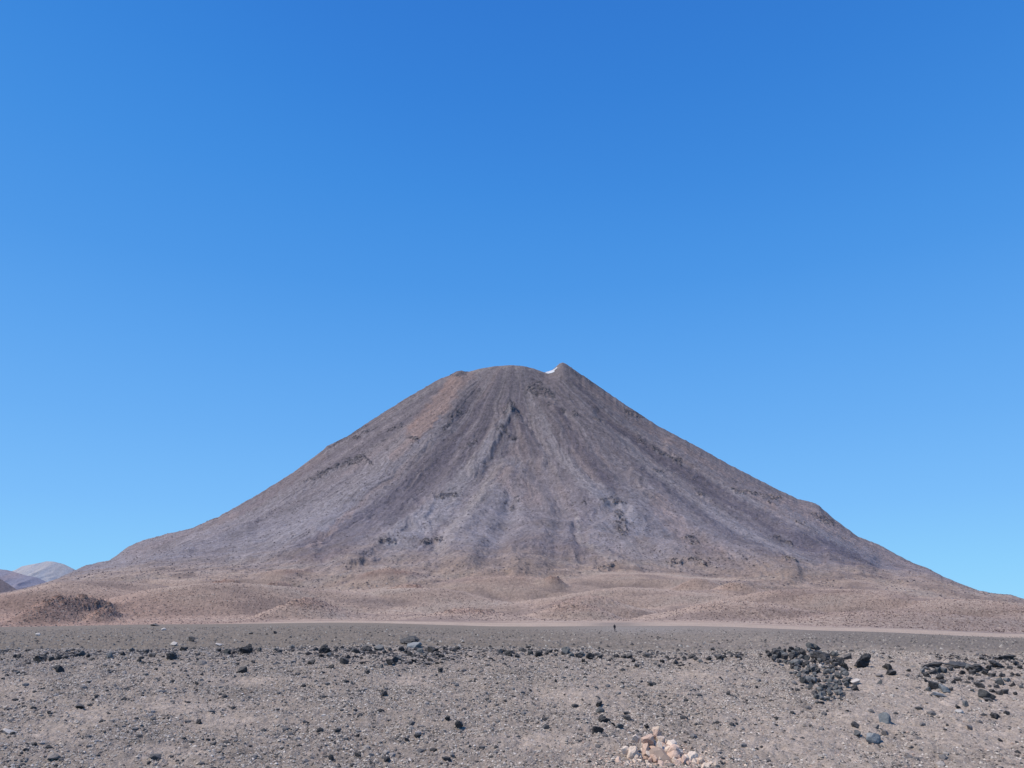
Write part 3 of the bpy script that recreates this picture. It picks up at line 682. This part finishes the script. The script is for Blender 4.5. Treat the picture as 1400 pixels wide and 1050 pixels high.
# knots and the broken line along the rim
RIM_W = [(2, 902, 5), (20, 899, 8), (25, 899, 9), (37, 908, 6), (70, 903, 10), (78, 902, 12), (89, 901, 12), (83, 919, 14), (77, 915, 8), (105, 897, 8), (112, 896, 12), (120, 899, 9), (125, 903, 8), (149, 899, 12), (154, 895, 8), (168, 896, 10), (180, 890, 8), (200, 893, 10), (208, 898, 12), (217, 905, 7), (222, 899, 6),
         (298, 891, 9), (311, 894, 12), (315, 898, 6), (355, 890, 9), (324, 909, 7), (330, 920, 16), (346, 906, 7), (322, 926, 6), (383, 892, 9), (400, 887, 10), (376, 889, 7), (426, 908, 14), (453, 913, 10), (458, 891, 8), (433, 890, 9), (450, 897, 9), (439, 898, 8), (190, 904, 7), (268, 896, 6), (60, 897, 6), (24, 921, 6), (270, 902, 5)]
RIM_M = [(471, 907, 14), (486, 893, 11), (482, 891, 7), (500, 889, 14), (506, 888, 8), (519, 889, 16), (526, 893, 8), (534, 890, 8), (533, 908, 13), (540, 905, 12), (545, 901, 9), (521, 913, 9), (527, 909, 7), (560, 896, 10), (566, 899, 9), (580, 898, 8), (588, 904, 8), (603, 899, 8), (606, 903, 6), (602, 918, 9), (598, 908, 7), (583, 889, 7), (554, 892, 8), (596, 890, 8),
         (625, 889, 10), (642, 888, 7), (619, 890, 6), (503, 921, 9), (596, 924, 6), (565, 905, 8), (650, 930, 6), (477, 900, 8)]
RIM_E = [(684, 893, 9), (688, 891, 6), (695, 896, 14), (700, 894, 10), (714, 891, 13), (708, 899, 12), (722, 886, 8), (724, 894, 9), (738, 897, 13), (746, 895, 9), (752, 892, 9), (774, 893, 13), (781, 897, 9), (770, 895, 8), (790, 898, 11), (795, 895, 8), (808, 901, 14), (816, 897, 9), (820, 900, 9), (843, 899, 8), (852, 899, 10), (860, 899, 9), (866, 905, 8), (885, 899, 14), (890, 900, 8), (925, 907, 9),
         (906, 906, 8), (912, 900, 7), (870, 911, 9), (797, 905, 7), (760, 897, 6), (833, 904, 6), (902, 912, 6)]
RIM_X = [(935, 901, 8), (945, 900, 12), (951, 902, 8), (968, 902, 11), (975, 889, 7), (984, 902, 13), (990, 900, 8), (1000, 898, 6), (1009, 899, 9), (1013, 902, 6), (1050, 893, 8), (958, 905, 7), (1058, 889, 7)]
LEDGE = [(1262, 920, 9), (1268, 925, 11), (1275, 921, 12), (1283, 919, 10), (1291, 920, 12), (1299, 916, 9), (1286, 929, 11), (1266, 932, 8), (1303, 935, 11), (1310, 931, 10), (1288, 934, 9), (1270, 945, 9), (1300, 944, 9), (1325, 914, 10), (1331, 922, 11), (1345, 922, 11), (1352, 915, 10), (1328, 930, 9), (1336, 936, 9), (1371, 925, 10), (1378, 932, 11), (1384, 938, 9), (1373, 948, 12), (1366, 950, 9), (1356, 946, 9), (1357, 925, 10),
         (1382, 915, 10), (1395, 914, 8), (1257, 926, 6), (1315, 922, 9), (1343, 950, 8), (1392, 924, 7), (1388, 950, 7), (1362, 940, 8), (1341, 960, 7), (1330, 945, 6), (1397, 940, 7)]
def line(lst, lab, grp):
    for (x, y, w) in lst: rock(x, y, w, "dark" if random.random() < .72 else "heap", lab, group=grp, h=w * random.uniform(.5, .75))
line(RIM_W, "black lava rock in the loose line along the western rim of the plain", "black rocks along the western rim")
line(RIM_M, "black lava rock in the knots around the highest rim boulder", "black rocks around the highest rim boulder")
line(RIM_E, "black lava rock in the dense line straight above the cairn", "black rocks in the rim line above the cairn")
line(RIM_X, "dark lava rock in the gap between the rim line and the heap", "dark rocks between the rim line and the heap")
line(LEDGE, "dark lava rock crowding around the broken ledge over the sandy slope", "dark rocks around the broken ledge")
# the pale stone cairn at the foot of the slope
CAIRN = [(897, 1002, 11, 11, "cream", "cream top stone standing on the pale cairn"), (899, 1009, 13, 12, "pink", "pinkish stone right under the top stone of the cairn"), (868, 1014, 13, 10, "cream", "bright angular stone perched on the west shoulder of the cairn"),
         (858, 1030, 16, 10, "cream", "rounded cream stone lying apart at the west foot of the cairn"), (868, 1034, 12, 12, "cream", "pale stone leaning on the rounded one at the west foot of the cairn"), (918, 1021, 16, 9, "cream", "wide yellowish stone on the east shoulder of the cairn"),
         (903, 1030, 9, 16, "cream", "tall narrow pale stone in the middle of the cairn"), (918, 1037, 22, 12, "pink", "broad pink stone over a dark hollow in the cairn")]
bx, by, bz = hit(905, 1049)
def cairn_h(px): return np.interp(px, [850, 862, 880, 893, 902, 912, 930, 950, 968, 985], [1044, 1036, 1018, 1006, 1006, 1016, 1028, 1036, 1042, 1052])
def cairn_stone(px, py, w, h, kd, lab, grp=None):
    # stones rest on a mound: height above ground grows towards the middle of the pile
    top = float(cairn_h(px)); Yb = by + .1 + (1060 - py) * .035
    a_, e_ = ae(px, py); x = float(a_) * Yb; z = float(e_) * Yb
    s = w * Yb * CP / FPX * 1.05
    me = random.choice(protos[kd]); o = bpy.data.objects.new("cairn_stone", me); COL.objects.link(o)
    bb = max(v.co.z for v in me.vertices); hz = h * Yb / FPX / bb
    o.scale = (s, s * random.uniform(.85, 1.2), hz); o.rotation_euler = (random.uniform(-.3, .3), random.uniform(-.3, .3), random.uniform(-3, 3))
    o.location = (x, Yb, z - .04); o["label"] = lab; o["category"] = "stone"
    if grp: o["group"] = grp
for q in CAIRN: cairn_stone(*q)
cp_ = []
for row in range(40000):
    if len(cp_) >= 175: break
    x = random.uniform(848, 985); y = random.uniform(1004, 1068)
    if y < cairn_h(x) + 3: continue
    if any(abs(x - a_) < 5.4 and abs(y - b_) < 4.2 for a_, b_ in cp_): continue
    cp_.append((x, y))
for (x, y) in sorted(cp_, key=lambda q: q[1]):
    w = random.choice([random.uniform(5, 9), random.uniform(7, 12), random.uniform(9, 18)])
    cairn_stone(x, y, w, w * random.uniform(.6, .95), random.choice(["pink", "cream", "cream"]), "angular pinkish stone piled into the body of the cairn", "pinkish stones of the cairn")
# the earth core that the cairn stones lie on
v, f = ico(4); v = v.copy(); v *= (1 + .12 * n3(v, 2.5, 480))[:, None]
core = np.stack([v[:, 0] * 1.75, v[:, 1] * .9, v[:, 2] * 1.5], 1)
core[:, 2] *= np.clip(1 - .35 * np.abs(core[:, 0] / 1.75), .2, 1)
mc, nt, b = nodes("cairn_rubble_core"); b.inputs["Base Color"].default_value = (.30, .22, .18, 1); b.inputs["Roughness"].default_value = 1
kx = float(ae(912, 1050)[0]) * (by + 1.4)
core = core + np.array([kx, by + 1.5, bz - .45])
cpx, cpy = proj(core[:, 0] / core[:, 1], core[:, 2] / core[:, 1])
core[:, 2] = np.minimum(core[:, 2], ae(cpx, cairn_h(cpx) + 15 + 2 * n3(v, 6, 485))[1] * core[:, 1])
o = mesh_np("cairn_mound", core, f, mc, None, False, "low mound of pinkish rubble filling the gaps under the cairn stones"); o["category"] = "mound"

# ------------------------------------------------------------------ gravel (nobody could count it)
def gravel(name, n, tmpl_sub, yr, size, dens, colors, label, seed):
    r_ = np.random.default_rng(seed)
    tm = [stone_shape(tmpl_sub, r_, 4, .12, .7, 0)[:2] if tmpl_sub > 1 else (ico(1)[0] * np.array([.5, .42, .33]) * r_.uniform(.75, 1.25, (12, 1)), ico(1)[1]) for _ in range(8)] if tmpl_sub > 0 else \
         [(np.array([(1, 0, 0), (.2, .9, 0), (-.9, .35, 0), (-.6, -.8, 0), (.5, -.8, 0), (.15, .05, .75), (-.3, .1, .62)]) * .5 * r_.uniform(.75, 1.25, (7, 3)), np.array([(0, 1, 5), (1, 2, 6), (1, 6, 5), (2, 3, 6), (3, 4, 6), (6, 4, 5), (4, 0, 5)])) for _ in range(10)]
    # area-uniform in the wedge the slope fills
    Yg = np.sqrt(r_.uniform(yr[0] ** 2, yr[1] ** 2, n)); Ag = r_.uniform(-.78, .78, n); Xg = Ag * Yg
    p = dens(Xg, Yg, Ag, r_); kp = r_.random(n) < p; Xg = Xg[kp]; Yg = Yg[kp]; n = len(Xg)
    Zg = near_z(Xg, Yg)
    S = size[0] * (size[1] / size[0]) ** (r_.random(n) ** 2.6)
    rot = r_.uniform(0, 2 * np.pi, n); ti = r_.integers(0, len(tm), n)
    cos_, faces_, cols_ = [], [], []; off = 0
    ci = r_.choice(len(colors), n, p=np.array([q[1] for q in colors]) / sum(q[1] for q in colors)); cc = np.array([q[0] for q in colors])[ci] * r_.uniform(.75, 1.3, (n, 1))
    for t in range(len(tm)):
        v, f = tm[t]; s = ti == t; m = s.sum()
        if not m: continue
        cs, sn = np.cos(rot[s])[:, None], np.sin(rot[s])[:, None]
        xx = (v[None, :, 0] * cs - v[None, :, 1] * sn) * S[s][:, None] + Xg[s][:, None]
        yy = (v[None, :, 0] * sn + v[None, :, 1] * cs) * S[s][:, None] + Yg[s][:, None]
        zz = v[None, :, 2] * S[s][:, None] + Zg[s][:, None] - .02 * S[s][:, None]
        cos_.append(np.stack([xx, yy, zz], -1).reshape(-1, 3)); faces_.append((f[None] + (np.arange(m) * len(v))[:, None, None]).reshape(-1, 3) + off)
        cols_.append(np.repeat(cc[s], len(v), 0)); off += m * len(v)
    co = np.concatenate(cos_); fa = np.concatenate(faces_); cl = np.concatenate(cols_); cl = np.concatenate([cl, np.ones((len(cl), 1))], 1)
    o = mesh_np(name, co, fa, M_GRAV, cl, False, label); o["kind"] = "stuff"
    print(name, n)
    return o
M_GRAV = terrain_mat("loose_gravel", 8.0, 30.0, .3, .02, .12)
def dens_all(Xg, Yg, Ag, r_):
    px, py = proj(Ag, near_z(Xg, Yg) / Yg)
    s = np.zeros(Xg.shape)
    for (x0, y0, rx, ry) in SANDP: s = np.maximum(s, blob(px, py, x0, y0, rx, ry))
    g = fbm(Xg / 6, Yg / 5, 4, 200, .6)
    p = np.clip(.74 - .7 * g, .05, 1) * (1 - .8 * np.clip(s * 1.2, 0, 1))
    p = p * np.where(px > 1130, .7, 1.0) * (.35 + 1.0 * sstep(-.3, .3, fbm(Xg / 2.2, Yg / 1.6, 3, 236)))
    p = p + .5 * np.exp(-((Yg - 60 - 1.5 * noise(Xg / 5, Yg * 0, 230)) / 2.2) ** 2)
    return p
GC = [((.25, .215, .192), .28), ((.36, .31, .27), .32), ((.105, .09, .084), .22), ((.05, .046, .046), .04), ((.44, .385, .35), .13), ((.28, .205, .17), .05)]
gravel("gravel", 760000, 0, (25, 66), (.04, .17), dens_all, GC, "grey and brown gravel strewn over the slope", 21)
def dens_rub(Xg, Yg, Ag, r_):
    px, py = proj(Ag, near_z(Xg, Yg) / Yg)
    return np.clip(dens_all(Xg, Yg, Ag, r_) * .3 + 0.6 * inpoly(px + 12 * noise(Xg / .8, Yg / .8, 231), py + 8 * noise(Xg / .8, Yg / .8, 232), HEAP) + .5 * blob(px, py, 1320, 925, 60, 18) + .4 * blob(px, py, 570, 897, 60, 12) + .5 * np.exp(-((Yg - 59.5 - 1.5 * noise(Xg / 5, Yg * 0, 230)) / 1.7) ** 2) * (px < 1030) * sstep(-.3, .3, noise(Xg / 2.5, Yg * 0, 233)), 0, 1)
GC2 = [((.13, .12, .12), .4), ((.05, .048, .05), .35), ((.24, .21, .195), .22), ((.36, .32, .29), .03)]
gravel("rubble", 34000, 1, (25, 66), (.16, .42), dens_rub, GC2, "scattered fist to head sized rubble on the slope", 22)
gravel("stone_chips", 60000, 0, (25, 33), (.05, .16), lambda a_, b_, c_, r_: np.clip(.9 * blob(*proj(c_, near_z(a_, b_) / b_), 905, 1048, 95, 22), 0, 1), [((.42, .30, .24), .5), ((.55, .44, .36), .3), ((.25, .18, .15), .2)], "pinkish stone chips scattered around the foot of the cairn", 24)
def dens_rim(Xg, Yg, Ag, r_):
    px, py = proj(Ag, near_z(Xg, Yg) / Yg)
    wv = Yg - 60.3 - 1.0 * noise(Xg / 6, Yg * 0, 240)
    cl_ = sstep(-.15, .35, fbm(Xg / 3.2, Yg * 0 + 2, 3, 241))
    tail = np.exp(-(np.clip(-wv, 0, 99) / 2.2)) * (wv < 0) + np.exp(-(wv / .7) ** 2) * (wv >= 0)
    kn = np.exp(-((px - 560) / 60) ** 2 - ((py - 899) / 9) ** 2) + .7 * np.exp(-((px - 445) / 24) ** 2 - ((py - 893) / 7) ** 2)
    return np.clip(tail * cl_ * (px < 1020) + .8 * tail * cl_ * (px > 1240) + .8 * kn * sstep(-.2, .3, fbm(Xg / 1.4, Yg / 1.4, 2, 243)), 0, 1)
gravel("rim_rubble", 90000, 1, (50, 64), (.12, .42), dens_rim, [((.035, .032, .034), .5), ((.075, .07, .072), .3), ((.17, .15, .145), .2)], "broken black lava rubble strung along the rim", 25)
GC3 = [((.15, .13, .118), .45), ((.06, .055, .055), .15), ((.24, .205, .18), .3), ((.29, .26, .235), .1)]
gravel("plain_stones", 90000, 0, (62, 260), (.14, .55), lambda a_, b_, c_, r_: np.clip(.8 - b_ / 330, .05, 1), GC3, "dark stones littering the plain behind the rim", 23)

# rocks and boulders that roughen the far slopes
dpy = np.zeros(Zf.shape); PXe, PYe = proj(Af, Zn / Yf); dpy[1:] = np.clip(PYe[:-1] - PYe[1:], 0, 3)
inb = (np.abs(Af) < .70)
def far_rocks(name, weight, n, size, colors, label, seed, mat, zs=1.0, power=2.5):
    r_ = np.random.default_rng(seed)
    p = (weight * dpy * inb).ravel(); cs_ = np.cumsum(p); k_ = np.searchsorted(cs_, r_.random(n) * cs_[-1]); k_ = np.minimum(k_, len(p) - 1)
    iz, jz = np.unravel_index(k_, Zf.shape); iz = np.clip(iz, 0, Zf.shape[0] - 2); jz = np.clip(jz, 0, NC - 2)
    fu = r_.random(n); fv = r_.random(n)
    def bl(G): return (G[iz, jz] * (1 - fu) + G[iz + 1, jz] * fu) * (1 - fv) + (G[iz, jz + 1] * (1 - fu) + G[iz + 1, jz + 1] * fu) * fv
    Xg, Yg, Zg = bl(Xf), bl(Yf), bl(Zn)
    S = size[0] * (size[1] / size[0]) ** (r_.random(n) ** power)
    tv = np.array([(1, 0, -.2), (.2, .9, -.2), (-.9, .35, -.2), (-.6, -.8, -.2), (.5, -.8, -.2), (.15, .05, .75), (-.3, .1, .62)]) * .5; tf = np.array([(0, 1, 5), (1, 2, 6), (1, 6, 5), (2, 3, 6), (3, 4, 6), (6, 4, 5), (4, 0, 5)])
    V = tv[None] * r_.uniform(.7, 1.3, (n, 7, 3)); ro = r_.uniform(0, 6.283, n); cs, sn = np.cos(ro)[:, None], np.sin(ro)[:, None]
    co = np.stack([(V[..., 0] * cs - V[..., 1] * sn) * S[:, None] + Xg[:, None], (V[..., 0] * sn + V[..., 1] * cs) * S[:, None] + Yg[:, None], V[..., 2] * S[:, None] * zs + Zg[:, None]], -1).reshape(-1, 3)
    fa = (tf[None] + (np.arange(n) * 7)[:, None, None]).reshape(-1, 3)
    ci = r_.choice(len(colors), n, p=np.array([q[1] for q in colors]) / sum(q[1] for q in colors)); cc = np.array([q[0] for q in colors])[ci] * r_.uniform(.8, 1.2, (n, 1))
    cl = np.repeat(np.concatenate([cc, np.ones((n, 1))], 1), 7, 0)
    o = mesh_np(name, co, fa, mat, cl, False, label); o["kind"] = "stuff"
onv = on > .5
fh = (~onv) & (flat > .5)
far_rocks("foothill_stones", fh * (.45 + .5 * sstep(-.2, .4, n_iso) + 1.0 * rough), 60000, (.9, 2.8), [((.19, .14, .125), .4), ((.10, .072, .07), .4), ((.30, .24, .21), .2)], "reddish brown stones dotting the foothills", 51, M_FAR, .9)
far_rocks("scree_boulders", onv * (.3 + 1.0 * sstep(0, .5, n_iso)) * (1 - .72 * low), 42000, (2.5, 8), [((.15, .122, .128), .4), ((.09, .076, .085), .3), ((.25, .21, .20), .3)], "boulders strewn over the scree of the volcano", 52, M_VOL, .8)
far_rocks("outcrop_rocks", onv * outm * (1 - .6 * low), 5000, (3.5, 9), [((.14, .118, .125), .45), ((.085, .072, .082), .25), ((.26, .22, .205), .3)], "dark jagged rock crowning the outcrops of the volcano", 53, M_VOL, 1.0, 1.8)

# ------------------------------------------------------------------ the walker far out on the plain
def person(px, py):
    x, y, z = hit(px, py)
    root = bpy.data.objects.new("person", None); COL.objects.link(root); root.location = (x, y, z); root.rotation_euler = (0, 0, R(25))
    root["label"] = "tiny standing walker in dark clothes far out on the plain"; root["category"] = "person"
    def skin(name, V, E, rad, col, parent):
        me = bpy.data.meshes.new(name); me.from_pydata(V, E, []); ob = bpy.data.objects.new(name, me); COL.objects.link(ob); ob.parent = parent
        md = ob.modifiers.new("skin", 'SKIN'); sv = me.skin_vertices[0].data if me.skin_vertices else None
        if sv is None:
            bpy.context.view_layer.objects.active = ob
        for i, q in enumerate(rad): me.skin_vertices[0].data[i].radius = q
        me.skin_vertices[0].data[0].use_root = True
        s2 = ob.modifiers.new("sub", 'SUBSURF'); s2.levels = 1; s2.render_levels = 2
        m, nt, b = nodes(name + "_cloth"); b.inputs["Base Color"].default_value = (*col, 1); b.inputs["Roughness"].default_value = .9; me.materials.append(m)
        return ob
    V = [(0, 0, .95), (0, -.01, 1.15), (0, 0, 1.40), (0, 0, 1.50), (0, -.01, 1.60), (0, -.01, 1.72), (.18, 0, 1.40), (.25, .02, 1.14), (.24, -.08, .90), (.24, -.10, .82), (-.18, 0, 1.40), (-.25, .02, 1.14), (-.24, -.08, .90), (-.24, -.10, .82),
         (.10, 0, .90), (.11, -.03, .50), (.12, .02, .09), (.13, -.12, .04), (-.10, 0, .90), (-.12, -.10, .50), (-.13, -.12, .09), (-.13, -.26, .04)]
    E = [(0, 1), (1, 2), (2, 3), (3, 4), (4, 5), (2, 6), (6, 7), (7, 8), (8, 9), (2, 10), (10, 11), (11, 12), (12, 13), (0, 14), (14, 15), (15, 16), (16, 17), (0, 18), (18, 19), (19, 20), (20, 21)]
    rad = [(.16, .12), (.15, .11), (.18, .12), (.06, .06), (.09, .10), (.07, .08), (.07, .07), (.05, .05), (.035, .035), (.04, .02), (.07, .07), (.05, .05), (.035, .035), (.04, .02), (.10, .10), (.065, .065), (.045, .045), (.05, .04), (.10, .10), (.065, .065), (.045, .045), (.05, .04)]
    skin("body", V, E, rad, (.10, .075, .07), root)
    skin("jacket", [(0, 0, .93), (0, -.01, 1.15), (0, 0, 1.42), (.19, 0, 1.41), (.26, .02, 1.14), (.25, -.07, .92), (-.19, 0, 1.41), (-.26, .02, 1.14), (-.25, -.07, .92)],
         [(0, 1), (1, 2), (2, 3), (3, 4), (4, 5), (2, 6), (6, 7), (7, 8)], [(.19, .15), (.18, .14), (.20, .14), (.09, .09), (.07, .07), (.055, .055), (.09, .09), (.07, .07), (.055, .055)], (.03, .025, .03), root)
    skin("backpack", [(0, .20, 1.05), (0, .22, 1.38)], [(0, 1)], [(.15, .11), (.13, .10)], (.05, .03, .03), root)
try:
    person(840.5, 864)
except Exception as ex:
    print("PERSON", ex); raise

# ------------------------------------------------------------------ light
SUN_EL, SUN_AZ = R(56), R(-108)      # azimuth clockwise from +Y
sd = Vector((math.sin(SUN_AZ) * math.cos(SUN_EL), math.cos(SUN_AZ) * math.cos(SUN_EL), math.sin(SUN_EL)))
ld = bpy.data.lights.new("sun", 'SUN'); ld.energy = 4.8; ld.angle = R(.5); ld.color = (1, .925, .79)
lo = bpy.data.objects.new("sun", ld); COL.objects.link(lo); lo.rotation_euler = (-sd).to_track_quat('-Z', 'Y').to_euler(); lo.location = (0, 0, 500)
wd = bpy.data.worlds.new("World"); scn.world = wd; wd.use_nodes = True; nt = wd.node_tree
bg = nt.nodes["Background"]; sk = nt.nodes.new("ShaderNodeTexSky"); sk.sky_type = 'NISHITA'; sk.sun_disc = False
sk.sun_elevation = SUN_EL; sk.sun_rotation = SUN_AZ; sk.altitude = 4300; sk.air_density = 1.0; sk.dust_density = 0.0; sk.ozone_density = 1.0
v1 = nt.nodes.new("ShaderNodeVectorMath"); v1.operation = 'SCALE'; v1.inputs["Scale"].default_value = .13
cv = nt.nodes.new("ShaderNodeRGBCurve")
v2 = nt.nodes.new("ShaderNodeVectorMath"); v2.operation = 'SCALE'; v2.inputs["Scale"].default_value = 10.0
nt.links.new(sk.outputs[0], v1.inputs[0]); nt.links.new(v1.outputs[0], cv.inputs["Color"]); mxs = nt.nodes.new('ShaderNodeMix'); mxs.data_type = 'RGBA'; mxs.inputs['Factor'].default_value = .82; nt.links.new(cv.outputs[0], mxs.inputs['A']); nt.links.new(mxs.outputs['Result'], v2.inputs[0]); nt.links.new(v2.outputs[0], bg.inputs[0]); bg.inputs[1].default_value = .1
# deep high-altitude blue: grade of the clear sky
CURV = [[(0, 0), (.080, .0319), (.100, .0545), (.122, .078), (.184, .130), (.305, .200), (.456, .265), (1, .45)],
        [(0, 0), (.136, .191), (.162, .270), (.209, .33), (.301, .41), (.479, .52), (.665, .63), (1, .8)],
        [(0, 0), (.27, .631), (.314, .745), (.392, .807), (.539, .88), (.745, .955), (.93, .985), (1, 1)]]
tc = nt.nodes.new("ShaderNodeTexCoord"); sz = nt.nodes.new("ShaderNodeSeparateXYZ"); rmp = nt.nodes.new("ShaderNodeValToRGB")
nt.links.new(tc.outputs["Generated"], sz.inputs[0]); nt.links.new(sz.outputs[2], rmp.inputs[0]); nt.links.new(rmp.outputs[0], mxs.inputs['B'])
lin = lambda v: ((v / 255 + .055) / 1.055) ** 2.4
SKYC = [(850, (152, 214, 252)), (780, (140, 205, 252)), (700, (125, 190, 250)), (600, (109, 176, 244)), (495, (94, 164, 238)), (395, (79, 152, 231)), (260, (66, 141, 224)), (130, (57, 131, 217)), (0, (52, 123, 211))]
cr_ = rmp.color_ramp; els = [(math.sin(math.atan(float(ae(700, y_)[1]))), c_) for y_, c_ in SKYC] + [(1.0, (40, 100, 185))]
cr_.elements[0].position = els[0][0]; cr_.elements[1].position = els[-1][0]
for q_, c_ in els[1:-1]: cr_.elements.new(q_)
for e_, (q_, c_) in zip(cr_.elements, els): e_.color = (*[lin(k_) for k_ in c_], 1)
for ch, P in enumerate(CURV):
    cu = cv.mapping.curves[ch]
    cu.points[0].location = P[0]; cu.points[1].location = P[-1]
    for p_ in P[1:-1]: cu.points.new(*p_)
cv.mapping.update()
scn.view_settings.view_transform = 'Standard'; scn.view_settings.look = 'None'; scn.view_settings.exposure = 0
print("counts", COUNT)
